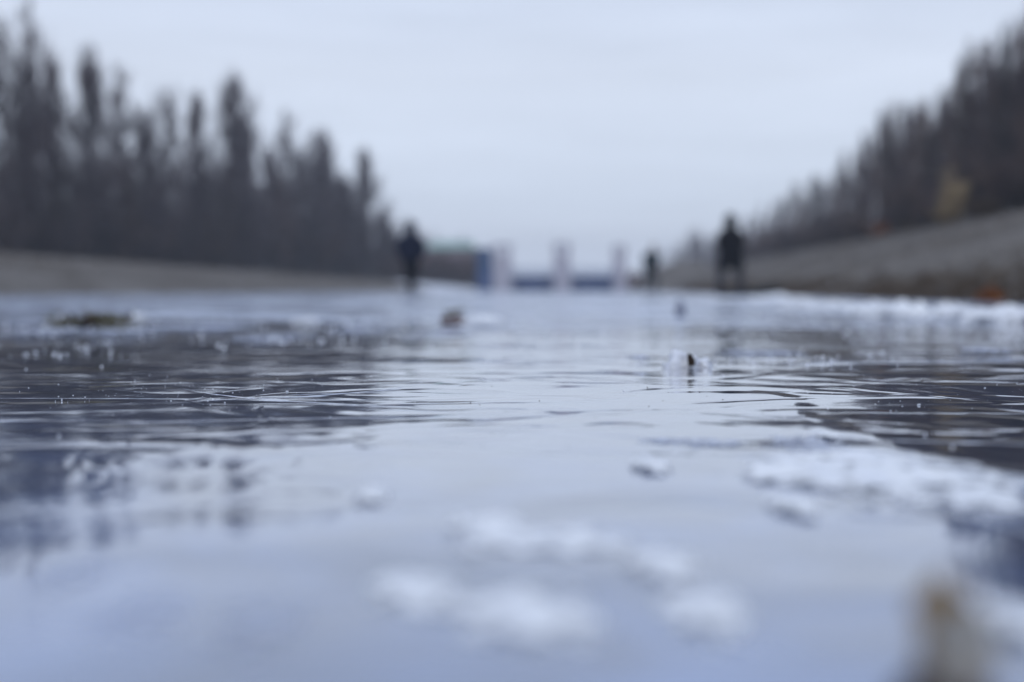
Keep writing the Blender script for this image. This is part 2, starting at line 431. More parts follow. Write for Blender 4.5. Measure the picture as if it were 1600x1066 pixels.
# scattered in the mid distance on the left
for k, (px, py, wp, dp, h, lab) in enumerate((
        (80, 519, 110, 10, .010, 'pale snow strip below the olive weed clump, left end'),
        (190, 521, 90, 10, .012, 'pale snow strip just in front of the olive weed clump'),
        (106, 506, 26, 10, .04, 'rounded white snow lump inside the stem loop of the weed clump'),
        (214, 500, 26, 14, .035, 'upright little snow lump at the right end of the olive weed clump'),
        (40, 506, 60, 12, .012, 'small snow patch left of the olive weed clump'),
        (478, 503, 40, 14, .02, 'small pale snow lump in the far left of middle ice'),
        (300, 512, 120, 10, .008, 'thin snow strip between olive clump and middle ice'),
        (420, 528, 120, 9, .006, 'thin frosty strip on the dark left ice'),
        (755, 509, 66, 14, .045, 'white snow wedge beside the brown stone'),
        (690, 523, 120, 8, .006, 'faint snow strip in front of the brown stone'),
        (565, 516, 90, 9, .008, 'faint snow strip left of the brown stone'),
        (1000, 560, 32, 8, .006, 'small white ice chip left of the lump with the dark seed'),
        (1190, 552, 120, 9, .004, 'thin bright frost strip right of the lump with the dark seed'))):
    patch(px, py, wp, dp, h, 60 + k, lab, 'snow' if h > .018 else 'frost', n=40, rough=1.0 if h > .018 else 1.7, group='small snow patches in the mid distance')

# frozen grains and droplets, sharp where the lens is focused
m = MB(); r_ = random.Random(5)
def grain(x, y, s, sz=None):
    s *= .8; z = (sz or s) * .17; a = r_.uniform(0, 6.28)
    vs = [(x + s * .5 * math.cos(a + k * 1.2566) * r_.uniform(.7, 1.1), y + s * .5 * math.sin(a + k * 1.2566) * r_.uniform(.7, 1.1), z * r_.uniform(.2, .9)) for k in range(5)]
    vs += [(x + (v[0] - x) * .6, y + (v[1] - y) * .6, z * r_.uniform(1.5, 2.3)) for v in vs]
    vs += [(x, y, -.0002)]
    m.add(vs, [(k, (k + 1) % 5, 5 + (k + 1) % 5, 5 + k) for k in range(5)] + [(5, 6, 7, 8, 9)] + [((k + 1) % 5, k, 10) for k in range(5)])
for k in range(420):
    py = 448 + 166 / (r_.uniform(.30, 1.5)); px = r_.uniform(-150, 1750)
    if nz(px * .006, py * .05, 3) < -.02: continue
    x, y = ice_at(px, py); grain(x, y, r_.uniform(.0005, .0017) * (y / 1.6) ** .6)
for k in range(110):          # a drift of them left of the middle
    px = r_.gauss(330, 150); py = r_.gauss(618, 14); x, y = ice_at(px, py); grain(x, y, r_.choice((.0008, .0011, .0014, .0024)))
for k in range(45):
    px = r_.gauss(1400, 130); py = r_.gauss(628, 14); x, y = ice_at(px, py); grain(x, y, r_.choice((.0008, .0012, .002)))
for k in range(260):          # farther crumbs of snow
    Y = r_.uniform(2.2, 12); x = r_.uniform(-.5, .42) * Y
    if nz(x, Y, 6, .7) < -.05: continue
    grain(x, Y, r_.uniform(.005, .014) * (Y / 5) ** .7)
for k in range(420):          # crumbs gathered in drifts, blurred into small discs
    cx_, cy_, sx_, sy_ = r_.choice(((90, 512, 90, 7), (230, 508, 70, 9), (480, 508, 90, 9), (420, 530, 120, 6), (1380, 520, 160, 9), (1250, 510, 140, 12), (1550, 520, 60, 9), (1230, 562, 110, 6), (900, 520, 120, 14), (130, 545, 90, 10)))
    px, py = r_.gauss(cx_, sx_), r_.gauss(cy_, sy_)
    if py < 470: continue
    x, y = ice_at(px, py); grain(x, y, r_.choice((.4, .6, .8, 1.2)) * .0042 * y ** .9)
for px, py, s in ((448, 613, .006), (158, 572, .006), (40, 577, .006), (483, 540, .008), (1437, 634, .006), (1285, 572, .007), (1330, 574, .006), (1262, 571, .010), (975, 612, .004), (1042, 608, .003), (1130, 588, .006), (1490, 700, .005), (1448, 680, .005), (90, 682, .004), (1540, 607, .004)):
    x, y = ice_at(px, py); grain(x, y, s)
tag(m.build('ice_crystals', M['snow']), 'tiny white frozen grains scattered over the ice surface', 'ice grains', kind='stuff')
# thin curved scratches ploughed up by skates and sledges
m = MB(); r_ = random.Random(21)
for k in range(10):
    px, py = r_.uniform(0, 1500), r_.uniform(585, 690); x, y = ice_at(px, py); a = r_.choice((0, 1)) * math.pi + r_.gauss(.25, .35); c_ = r_.gauss(0, 1.6); ln = r_.uniform(.10, .5); wd = r_.uniform(.0003, .0006)
    n = 26; P = []
    for q in range(n + 1):
        P.append((x, y)); x += math.cos(a) * ln / n; y += math.sin(a) * ln / n; a += c_ * ln / n
    L_ = []
    for q, (u, v) in enumerate(P):
        wq = wd * math.sin(math.pi * (q + .3) / (n + .6)) * r_.uniform(.5, 1.3); t_ = (P[min(q + 1, n)][0] - P[max(q - 1, 0)][0], P[min(q + 1, n)][1] - P[max(q - 1, 0)][1]); l_ = math.hypot(*t_)
        nx_, ny_ = -t_[1] / l_ * wq, t_[0] / l_ * wq
        L_ += [(u - nx_, v - ny_, -.0001), (u, v, wq * .7), (u + nx_, v + ny_, -.0001)]
    m.add(L_, [(3 * q + j, 3 * q + j + 1, 3 * q + j + 4, 3 * q + j + 3) for q in range(n) for j in (0, 1)])
tag(m.build('ice_scratches', M['frost']), 'fine pale curved scratches across the ice surface', 'scratches', kind='stuff')
# dark specks of dirt
m = MB()
for k in range(60):
    py = r_.uniform(560, 700); px = r_.uniform(0, 1600); x, y = ice_at(px, py); grain(x, y, r_.uniform(.0008, .002))
for px, py, s in ((1012, 606, .003), (1094, 613, .0025), (843, 627, .002), (735, 629, .002), (1130, 625, .002)):
    x, y = ice_at(px, py); grain(x, y, s)
tag(m.build('dirt_specks', M['leaf_dark']), 'tiny dark specks of dirt scattered over the ice surface', 'dirt', kind='stuff')

# ------------------------------------------------------------------ lumps on the ice
def rock(name, sx, sy, sz, mt, seed, parent=None, loc=(0, 0, 0), rough=.35, sub=3):
    bm = bmesh.new(); bmesh.ops.create_icosphere(bm, subdivisions=sub, radius=1)
    for v in bm.verts:
        n = v.co.normalized()
        k = 1 + rough * mnoise.noise(n * 1.3 + Vector((seed, 0, 0))) + rough * .5 * mnoise.noise(n * 3.5 + Vector((0, seed, 0))) + rough * .2 * mnoise.noise(n * 9 + Vector((0, 0, seed)))
        v.co = Vector((n.x * sx * k, n.y * sy * k, max(n.z * sz * k, -sz * .35) + sz * .3))
    me = bpy.data.meshes.new(name); bm.to_mesh(me); bm.free(); me.materials.append(mt)
    me.polygons.foreach_set('use_smooth', [True] * len(me.polygons))
    o = bpy.data.objects.new(name, me); C.objects.link(o); o.location = loc
    if parent: o.parent = parent
    return o

def leaf(name, length, width, mt, curl=.6, lobes=3, thick=.0006, parent=None, fold=.25):
    """dead leaf: lobed outline, folded along the midrib and curled, with thickness"""
    m = MB(); nu, nv = 22, 6
    top = []
    for i in range(nu + 1):
        u = i / nu
        wv = width * .5 * (math.sin(math.pi * u ** .8) ** .7) * (1 + .28 * math.sin(u * lobes * 2 * math.pi)) + .0004
        for j in range(-nv, nv + 1):
            s = j / nv
            x = wv * s; a = curl * u
            y = length * (math.sin(a) / curl); z = length * (1 - math.cos(a)) / curl + abs(s) ** 1.4 * wv * fold * 2 + .0015 * mnoise.noise(Vector((u * 7, s * 3, length * 90)))
            top.append((x, y, z))
    W = 2 * nv + 1; n0 = len(top)
    m.v = top + [(x, y, z - thick) for x, y, z in top]
    for i in range(nu):
        for j in range(2 * nv):
            a, b, c, d = i * W + j, i * W + j + 1, (i + 1) * W + j + 1, (i + 1) * W + j
            m.f.append((a, b, c, d)); m.f.append((n0 + d, n0 + c, n0 + b, n0 + a))
        for j in (0, 2 * nv):
            a, d = i * W + j, (i + 1) * W + j
            m.f.append((a, d, n0 + d, n0 + a))
    return m.build(name, mt, parent, smooth=True)

# brown stone with snow beside it
x, y = ice_at(710, 508)
st = rock('stone', .050, .045, .028, M['stone'], 3, loc=(x, y, 0)); tag(st, 'brown stone frozen into the ice with a snow wedge beside it', 'stone')
lf = leaf('dead_leaf', .085, .04, M['olive'], .35); lf.location = (x - .040, y - .015, .036); lf.rotation_euler = (R(4), R(4), R(-80))
tag(lf, 'olive dead leaf lying on top of the brown stone', 'leaf', 'dead leaves on the ice')

# ice lump with a dark seed
x, y = ice_at(1062, 574)
chip = rock('ice_lump', .024, .018, .019, M['snow'], 9, loc=(x, y, 0), rough=.7); tag(chip, 'white jagged ice lump beside a dark upright seed husk', 'ice lump')
chip2 = rock('ice_lump', .014, .016, .010, M['snow'], 5, loc=(x + .036, y + .01, 0), rough=.7); tag(chip2, 'smaller white ice lump right of the dark upright seed husk', 'ice lump')
sd = rock('seed_husk', .0055, .0055, .0135, M['leaf_dark'], 4, loc=(x + .0165, y - .022, .005), rough=.25); sd.rotation_euler = (R(10), R(-14), 0); tag(sd, 'dark brown seed husk standing upright against the white ice lump', 'seed husk')

# upright shard in the distance
x, y = ice_at(1063, 494)
sh = rock('ice_shard', .024, .02, .060, mat('murky_ice', (.30, .33, .42), .3, (.2, .22, .3), 30), 12, loc=(x, y, 0), rough=.4); tag(sh, 'greyish ice shard standing upright left of the tall person', 'ice shard')

# olive weed clump with twisted stems
def weed_clump():
    root = empty('weed_clump', (*ice_at(148, 509), 0))
    r_ = random.Random(3); m = MB()
    for k in range(85):
        x0 = r_.uniform(-.14, .14); y0 = r_.uniform(-.04, .04)
        hgt = .042 * (1 - .3 * abs(x0) / .14) * (1.25 if abs(x0 + .02) < .035 or abs(x0 - .06) < .03 else .7)
        a = r_.uniform(0, 6.28); ln = r_.uniform(.02, .07)
        m.tube([(x0, y0, 0), (x0 + .5 * ln * math.cos(a), y0 + .3 * ln * math.sin(a), hgt * r_.uniform(.5, 1)), (x0 + ln * math.cos(a), y0 + ln * math.sin(a) * .5, hgt * r_.uniform(.1, .8))], [.0022, .0018, .0008], 4)
    m.build('stems', M['olive'], root)
    for k in range(16):
        l = leaf('leaf', r_.uniform(.04, .07), r_.uniform(.02, .03), M['olive'] if k % 3 else M['leaf_dark'], .9, parent=root)
        l.location = (r_.uniform(-.12, .10), r_.uniform(-.03, .03), r_.uniform(.005, .022)); l.rotation_euler = (r_.uniform(-.3, .5), r_.uniform(-.4, .4), r_.uniform(0, 6.28))
    m = MB()
    for i in range(24):
        a = 2 * math.pi * i / 24; b = 2 * math.pi * (i + 1) / 24
        m.tube([(-.125 + .022 * math.cos(a), 0, .026 + .024 * math.sin(a)), (-.125 + .022 * math.cos(b), 0, .026 + .024 * math.sin(b))], [.003, .003], 5)
    m.build('stem_loop', M['olive'], root)
    d = rock('root_ball', .03, .03, .028, M['clod'], 8, root, (-.015, 0, .002), .5, 2)
    return tag(root, 'clump of olive dead weeds with a looped stem frozen in the ice', 'weeds')
weed_clump()

# tan leaf and dark clod right in front of the lens
Yc = .40
cx = (1492 - 800) * Yc / F_PX
cl = rock('clod', .0140, .011, .0095, M['clod'], 6, loc=(cx - .0015, Yc, 0), rough=.35); tag(cl, 'dark clod of earth under the tan leaf at the bottom right corner', 'clod')
lf = leaf('dead_leaf', .026, .021, M['leaf_grey'], 1.0, 2, .0008); lf.location = (cx + .001, Yc - .010, .008); lf.rotation_euler = (R(50), 0, R(6))
tag(lf, 'greyish curled dead leaf leaning on the dark clod, bottom right', 'leaf', 'dead leaves on the ice')
lf = leaf('dead_leaf', .030, .016, M['leaf_tan'], .7, 2, .0008); lf.location = (cx - .001, Yc + .004, .010); lf.rotation_euler = (R(62), 0, R(-8))
tag(lf, 'tan curled dead leaf standing highest on the dark clod, bottom right', 'leaf', 'dead leaves on the ice')

# ------------------------------------------------------------------ trees
def poplar_mesh(seed, width=.11, n_br=46, n_tw=9, multi=1, r_tw=.0011, base=.12, broad=.0):
    """unit-height columnar bare tree; returns (trunk mesh, crown mesh)"""
    r = random.Random(seed); T = MB(); K = MB()
    for q in range(multi):
        lean = r.uniform(-.03, .03) + (0 if multi == 1 else (q - (multi - 1) / 2) * width * .8); top = 1 if q == 0 else r.uniform(.78, .97)
        def tp(h, lean=lean, top=top):
            return Vector((lean * h ** .6 + .006 * math.sin(h * 9 + seed), .006 * math.cos(h * 7 + seed) + (q % 2) * .02 * h, h * top))
        T.tube([tp(k / 8) for k in range(9)], [.013 * (1 - k / 8) ** .8 + .0012 for k in range(9)], 6)
        for b in range(n_br // multi):
            h0 = base + (1 - base) * (b + r.random()) / (n_br // multi) * .88
            env = width * (.55 + .75 * math.sin(math.pi * min(1, (h0 - base) / (1 - base) * .9 + .12)) ** .8) * (1 - max(0, h0 - .5) * 1.75)
            env += broad * max(0, 1 - h0 * 1.6)
            env *= r.uniform(.55, 1.15) * (1.25 if mnoise.noise(Vector((h0 * 6, seed, q))) > 0 else .75)
            a = r.uniform(0, 6.283); d = Vector((math.cos(a), math.sin(a), 0))
            p0 = tp(h0); up = r.uniform(.10, .20) * (1 - .45 * h0)
            p1 = p0 + d * env * .45 + Vector((0, 0, up * .4)); p2 = p0 + d * env * .78 + Vector((0, 0, up)); p3 = p0 + d * env * .95 + Vector((0, 0, up * 1.55))
            K.tube([p0, p1, p2, p3], [.0038, .0027, .0016, .0006], 3)
            for t in range(n_tw):
                f = r.random() * 2.999; i = int(f); P = (p0, p1, p2, p3); s = P[i].lerp(P[i + 1], f - i)
                a2 = r.uniform(0, 6.283); ln = r.uniform(.035, .10)
                e = s + Vector((math.cos(a2) * ln * .38, math.sin(a2) * ln * .38, ln))
                K.twig(s, e, r_tw)
                for u in range(2):
                    s2 = s.lerp(e, r.uniform(.2, .7)); a3 = r.uniform(0, 6.283); l2 = ln * .55
                    K.twig(s2, s2 + Vector((math.cos(a3) * l2 * .5, math.sin(a3) * l2 * .5, l2)), r_tw * .7)
    return T, K

def shrub_mesh(seed, n_st=13, n_br=9, n_tw=9, w=.5, r_tw=.0045):
    """unit-height bare rounded bush"""
    r = random.Random(seed); T = MB(); K = MB()
    for q in range(n_st):
        a = r.uniform(0, 6.283); sp = w * math.sqrt(r.random()); d = Vector((math.cos(a), math.sin(a), 0)); hh = r.uniform(.6, 1.) * (1 - .45 * (sp / w) ** 2)
        P = [d * sp * .12, d * sp * .45 + Vector((0, 0, hh * .4)), d * sp * .8 + Vector((0, 0, hh * .75)), d * sp + Vector((0, 0, hh))]
        T.tube(P, [.014, .009, .005, .0015], 4)
        for b in range(n_br):
            f = r.uniform(.3, 2.99); i = int(f); s = P[i].lerp(P[i + 1], f - i)
            a2 = r.uniform(0, 6.283); ln = r.uniform(.12, .28)
            e = s + Vector((math.cos(a2) * ln * .7, math.sin(a2) * ln * .7, ln * r.uniform(.15, .8)))
            K.tube([s, s.lerp(e, .5) + Vector((0, 0, ln * .06)), e], [.005, .003, .001], 3)
            for t in range(n_tw):
                s2 = s.lerp(e, r.uniform(.1, 1)); a3 = r.uniform(0, 6.283); l2 = r.uniform(.06, .15)
                e2 = s2 + Vector((math.cos(a3) * l2 * .7, math.sin(a3) * l2 * .7, l2 * r.uniform(-.1, .9)))
                K.twig(s2, e2, r_tw)
                K.twig(s2.lerp(e2, .4), s2.lerp(e2, .4) + Vector((math.sin(a3 * 3) * l2 * .5, math.cos(a3 * 5) * l2 * .5, l2 * .5)), r_tw * .8)
    return T, K

protos = {}
def proto(kind, seed, tw, tk='bark', **kw):
    key = (kind, seed, tw)
    if key not in protos:
        T, K = (poplar_mesh if kind == 'pop' else shrub_mesh)(seed, **kw)
        mts = []
        for nm, mb_, mt in (('trunk' if kind == 'pop' else 'stems', T, M[tk]), ('crown', K, M[tw])):
            me = bpy.data.meshes.new(nm); me.from_pydata(mb_.v, [], mb_.f); me.materials.append(mt); me.update(); mts.append((nm, me))
        protos[key] = mts
    return protos[key]
def plant(name, meshes, loc, H, W, label, cat, group, rz=None):
    root = empty(name, loc, rng.uniform(0, 6.28) if rz is None else rz)
    root.scale = (W, W, H)
    for nm, me in meshes:
        o = bpy.data.objects.new(nm, me); C.objects.link(o); o.parent = root
    return tag(root, label, cat, group)

def lineL(px, off=0.0):     # depth of the left tree line at a photo column
    q = (px - 800) / F_PX; return (36.5 - off) / (.2017 - q)
def lineR(px, off=0.0):
    q = (px - 800) / F_PX; return (13.0 + off) / (q - .055)

# named poplars of the left bank: column, top row, width in pixels, kind, label
LP = [
    (-95, 20, 70, 1, 'tall bare poplar just outside the left picture edge'),
    (-40, 40, 60, 2, 'tall bare poplar cut by the left picture edge'),
    (26, 42, 62, 3, 'tallest bare poplar, leftmost full crown on the left bank'),
    (58, 135, 40, 1, 'slim lower poplar between the tallest one and the narrow pair'),
    (90, 112, 46, 2, 'narrow bare poplar second from the left by height'),
    (140, 112, 70, 4, 'bare poplar with a thin spire over a wide cone shaped crown'),
    (233, 145, 84, 3, 'broad bare poplar with a blunt top standing by itself left of the slim one'),
    (305, 170, 50, 1, 'slim pointed bare poplar between two broader poplars'),
    (358, 142, 66, 2, 'tall bare poplar in the middle of the left row, pointed and leaning right'),
    (385, 205, 40, 5, 'lower bare poplar touching the right side of the middle tall poplar'),
    (425, 250, 46, 1, 'short bare poplar in the dip right of the middle tall poplar'),
    (476, 208, 64, 3, 'bushy topped bare poplar near the right end of the left row'),
    (505, 232, 52, 5, 'bare poplar leaning against the bushy topped one at the right end'),
    (533, 285, 46, 2, 'lower bare poplar left of the last lone spire'),
    (573, 252, 48, 1, 'last lone bare poplar spire at the right end of the left row'),
    (597, 335, 34, 2, 'small bare poplar right of the last lone spire'),
]
for i, (px, ty, wp, sd, lab) in enumerate(LP):
    Y = lineL(px); x = (px - 800) * Y / F_PX; zb = ground_z(x, Y) - .05
    H = (CAM_H + (HOR - ty) * Y / F_PX - zb) * 1.03
    Wm = wp * Y / F_PX
    kw = dict(width=.115, n_br=120, n_tw=14, r_tw=.0021, multi=3 if sd == 3 else 1, broad=.13 if sd == 4 else .05)
    # crown mesh diameter is about 2*.115 of unit; scale it to the metres wanted
    plant('poplar_tree', proto('pop', sd, 'twig', **kw), (x, Y, zb), H, Wm / .19, lab, 'poplar tree', 'bare poplars on the left bank')
# lower bare trees filling the row
for i in range(58):
    px = -120 + i * 12.9 + rng.uniform(-7, 7); off = rng.uniform(-2.5, 2.5)
    Y = lineL(px, off) + rng.uniform(0, 4); x = (px - 800) * Y / F_PX; zb = ground_z(x, Y) - .05
    ty = 250 + 50 * nz(px * .02, 5) + max(0, px - 300) * .14 + rng.choice((0, 8, 20, 36, 60)) + (60 if px > 560 else 0)
    H = CAM_H + (HOR - ty) * Y / F_PX - zb
    plant('bare_tree', proto('pop', 11 + i % 3, ('twig', 'twig_brown')[i % 2], width=.19, n_br=72, n_tw=11, multi=3, base=.04, r_tw=.0026), (x, Y, zb), H, H * rng.uniform(.7, 1.1),
          'lower bare tree in the tangled fill between the left bank poplars', 'tree', 'lower bare trees between the left bank poplars')
for i in range(46):
    px = -130 + i * 16.2 + rng.uniform(-6, 6)
    off = -3 + 1.5 * (i % 2) + rng.uniform(-.8, .8)
    Y = lineL(px, off) * .97; x = (px - 800) * Y / F_PX; zb = ground_z(x, Y) - .05
    H = rng.uniform(75, 130) * Y / F_PX * (1 if px < 540 else .62)
    plant('bare_shrub', proto('shrub', 21 + i % 4, ('twig_dark', 'twig', 'twig_dark', 'twig_brown')[i % 4], 'bark'), (x, Y, zb), H, H * rng.uniform(.9, 1.25),
          'leafless dark shrub in the thicket at the foot of the left bank trees', 'shrub', 'dark shrubs under the left bank trees')
# brush between the left row and the weir
for i in range(20):
    px = 603 + i * 8.6 + rng.uniform(-4, 4); Y = 112 + rng.uniform(-4, 12)
    x = (px - 800) * Y / F_PX; zb = ground_z(x, Y) - .05
    H = (CAM_H + (HOR - (388 + 8 * nz(px * .05, 1) + rng.uniform(-6, 8))) * Y / F_PX - zb)
    plant('bare_shrub', proto('shrub', 21 + i % 4, 'twig_brown', 'bark'), (x, Y, zb), H, H * 1.1,
          'leafless brownish shrub in front of the green roofed house', 'shrub', 'brown shrubs in front of the green roofed house')

# right bank: dense young poplars
curve = [(1040, 425), (1090, 405), (1120, 385), (1170, 340), (1195, 322), (1225, 292), (1265, 283), (1300, 265), (1345, 228), (1380, 190), (1425, 162), (1455, 158), (1490, 132), (1515, 100), (1540, 78), (1575, 72), (1600, 48), (1700, -20), (1900, -120)]
def topR(px):
    for (a, ya), (b, yb) in zip(curve, curve[1:]):
        if a <= px <= b: return ya + (yb - ya) * (px - a) / (b - a)
    return curve[-1][1]
for i in range(132):
    row = i % 3
    px = 1075 + (i / 132) ** .92 * 680 + rng.uniform(-5, 5)
    Y = min(lineR(px, row * 1.3 + rng.uniform(-.4, .4)), 150 + rng.uniform(0, 12)); x = (px - 800) * Y / F_PX; zb = ground_z(x, Y) - .05
    ty = topR(px) + rng.choice((-14, 0, 8, 20, 34, 50)) * (HOR - topR(px)) / 300
    H = CAM_H + (HOR - ty) * Y / F_PX - zb
    plant('young_poplar', proto('pop', 31 + i % 5, ('twig', 'twig_dark', 'twig_brown', 'twig')[i % 4], width=.10, n_br=48, n_tw=9, base=.06, r_tw=.0017), (x, Y, zb), H, H * rng.uniform(.82, 1.15),
          'slender bare young poplar in the dense stand on the right bank', 'young poplar', 'young poplars in the dense stand on the right bank')
for i in range(54):
    px = 1085 + (i / 54) ** .95 * 640 + rng.uniform(-5, 5)
    Y = min(lineR(px, -.9 + rng.uniform(-.4, .4)), 150); x = (px - 800) * Y / F_PX; zb = ground_z(x, Y) - .05
    H = rng.uniform(1.1, 2.3)
    plant('bare_shrub', proto('shrub', 21 + i % 4, ('twig_dark', 'twig_brown', 'twig')[i % 3], 'bark'), (x, Y, zb), H, H * 1.1,
          'leafless shrub at the foot of the young poplars on the right bank', 'shrub', 'shrubs along the foot of the right bank poplars')
def accent(px, base_y, X0, H, W, mt, seed, name, lab, cat='shrub'):
    Y = X0 / ((px - 800) / F_PX - .055); x = (px - 800) * Y / F_PX; zb = ground_z(x, Y) - .03
    plant(name, proto('shrub', seed, mt, 'drygrass', n_st=16, n_br=10, n_tw=8, w=.42, r_tw=.006), (x, Y, zb), H, W, lab, cat, None)
accent(1490, 325, 9.9, 1.6, 1.3, 'straw', 51, 'dry_shrub', 'straw yellow dry shrub standing out against the dark poplars')
accent(1475, 330, 9.9, .8, .9, 'straw', 53, 'dry_shrub', 'low pale straw tuft just left of the yellow shrub')
accent(1372, 350, 11.0, .6, 1.5, 'rust', 52, 'dry_shrub', 'low rusty brown shrub at the top of the gravel bank')
accent(1412, 345, 10.8, .5, 1.2, 'drygrass', 54, 'dry_shrub', 'low brown tuft between the rusty shrub and the yellow shrub')
accent(1535, 320, 10.4, .7, 1.3, 'drygrass', 54, 'dry_shrub', 'brown tuft right of the straw yellow shrub')
bx = (1600 - 800) * 40 / F_PX
bl = rock('boulder', .28, .2, .16, M['pale_stone'], 2, loc=(bx, 40, ground_z(bx, 40))); tag(bl, 'pale boulder at the top of the bank by the right picture edge', 'boulder')

# dead grass along both shores
def tuft_strip(name, pts, mt, lab, hmin, hmax, seed):
    m = MB(); r = random.Random(seed)
    for x, y in pts:
        z = max(ground_z(x, y), 0) - .01
        for k in range(7):
            a = r.uniform(0, 6.283); h = r.uniform(hmin, hmax)
            m.twig((x + r.uniform(-.04, .04), y + r.uniform(-.04, .04), z), (x + math.cos(a) * h * .6, y + math.sin(a) * h * .6, z + h), .004 + h * .02)
    return tag(m.build(name, mt), lab, 'dead grass', kind='stuff')
r_ = random.Random(77); pts = []
while len(pts) < 2600:
    Y = 5 + 55 * r_.random() ** 1.8; s = abs(r_.gauss(0, .38)) - .12
    if nz(Y * .5, 3) > -.15: pts.append((fR(Y) + s, Y))
tuft_strip('dead_grass', pts, M['drygrass'], 'dark brown dead grass along the foot of the gravel bank', .04, .16, 1)
pts = []
while len(pts) < 4000:
    Y = r_.uniform(14, 118); s = r_.uniform(.5, 20); pts.append((fL(Y) - s, Y))
tuft_strip('dead_grass', pts, M['drygrass'], 'brownish dead grass covering the low left bank', .05, .16, 2)
pts = []
while len(pts) < 2500:
    Y = r_.uniform(8, 100); s = r_.uniform(1, 9) 
    if nz(Y * .2, s * .4, 9) > .02: pts.append((fR(Y) + s, Y))
tuft_strip('dead_grass', pts, M['drygrass'], 'thin dead grass scattered over the gravel bank', .03, .10, 3)
# gravel
m = MB(); r_ = random.Random(8)
for k in range(5200):
    Y = r_.uniform(6, 70); s = r_.uniform(.1, 9.5); x = fR(Y) + s; z = ground_z(x, Y); q = r_.uniform(.015, .05) * (1.6 if r_.random() < .1 else 1)
    a = r_.uniform(0, 1.5); vs = [(x + q * math.cos(a + k * 1.5708) * r_.uniform(.7, 1.2), Y + q * math.sin(a + k * 1.5708) * r_.uniform(.7, 1.2), z + q * .1) for k in range(4)] + [(x, Y, z + q * .75), (x, Y, z - q * .3)]
    m.add(vs, [(0, 1, 4), (1, 2, 4), (2, 3, 4), (3, 0, 4), (1, 0, 5), (2, 1, 5), (3, 2, 5), (0, 3, 5)])
tag(m.build('gravel', mat('gravel', (.21, .195, .19), .9, (.10, .095, .095), .7)), 'grey gravel stones covering the right bank', 'gravel', kind='stuff')

# pile of orange leaves on the shore
x, y = (1546 - 800) * 12.6 / F_PX, 12.6
root = empty('leafy_shrub', (x, y, max(ground_z(x, y), 0) + .01)); r_ = random.Random(4)
m = MB()
for k in range(16):
    a = r_.uniform(0, 6.28); m.tube([(0, 0, 0), (.05 * math.cos(a), .05 * math.sin(a), .07), (.11 * math.cos(a), .11 * math.sin(a), r_.uniform(.08, .15))], [.004, .003, .001], 4)
m.build('stems', M['bark'], root)
m = MB()
for k in range(170):
    a = r_.uniform(0, 6.28); q = r_.uniform(0, .13); z = r_.uniform(.02, .15) * (1 - q * 3.5); px_, py_ = q * math.cos(a), q * math.sin(a)
    t1 = Vector((r_.uniform(-1, 1), r_.uniform(-1, 1), r_.uniform(-1, 1))).normalized() * .022; t2 = t1.cross(Vector((.3, .5, .8))).normalized() * .012
    P = Vector((px_, py_, max(z, .01))); n_ = t1.cross(t2).normalized() * .0015
    vs = [P - t1, P + t2, P + t1, P - t2]; m.add(vs + [v - n_ for v in vs], [(0, 1, 2, 3), (7, 6, 5, 4)])
m.build('leaves', M['rust'], root)
tag(root, 'small clump of bright orange brown dead leaves on the right shore', 'dead leaves')

# snow-covered apron of the left bank near the weir
o = heightfield('snow_bank', -3.6, 93, 4.4, 13, .05, 91, M['snow_far'], 70, .6, zf=lambda a, b: max(ground_z(a, b), 0) + .01, rough=.6)
tag(o, 'wide flat snow cover on the left shore in front of the green roofed house', 'snow', None)

# dark log on the right shore
def log():
    x0, x1, Y = (1118 - 800) * 28.4 / F_PX, (1226 - 800) * 28.0 / F_PX, 28.2
    root = empty('driftwood_log', ((x0 + x1) / 2, Y, 0)); L_ = (x1 - x0) / 2
    zz = ground_z(x1, Y)
    m = MB(); m.tube([(-L_, .1, .035), (-L_ * .4, .05, .06), (0, 0, .07), (L_ * .5, -.03, .09 + max(0, zz) * .5), (L_, -.05, .10 + max(0, zz))], [.035, .055, .07, .085, .08], 10)
    m.build('log_body', M['log'], root, True)
    m = MB(); m.tube([(L_ * .3, 0, .12), (L_ * .42, -.05, .2), (L_ * .5, -.1, .23)], [.03, .02, .008], 6); m.build('branch_stub', M['log'], root)
    return tag(root, 'low dark log lying on the shore at the right of the tall person', 'log')
log()

# ------------------------------------------------------------------ weir with three piers
WY = 108.0
def wx(px): return (px - 800) * WY / F_PX
weir = empty('weir', (wx(878), WY, 0)); X0 = wx(878)
tag(weir, 'low river weir with blue gates between three pale concrete piers', 'weir')
def hz(py): return CAM_H + (HOR - py) * WY / F_PX
for px, wp, tp in ((785, 30, 381), (878, 27, 379), (968, 20, 383)):
    xx = wx(px) - X0; wm = wp * WY / F_PX; zt = hz(tp)
    m = MB(); m.box((xx, .6, .78), (wm, 3.4, 1.76))
    m.v += []; p = m.build('pier', M['concrete'], weir)
    m = MB(); m.box((xx - wm * .33, .5, 1.66 + (zt - 1.9) / 2), (wm * .30, .5, zt - 1.9)); m.box((xx + wm * .33, .5, 1.66 + (zt - 1.9) / 2), (wm * .30, .5, zt - 1.9))
    m.box((xx, .5, zt - .14), (wm * 1.04, .8, .25)); m.box((xx, .42, 2.3), (wm * .35, .3, 1.0))
    m.build('hoist_frame', M['concrete'], p)
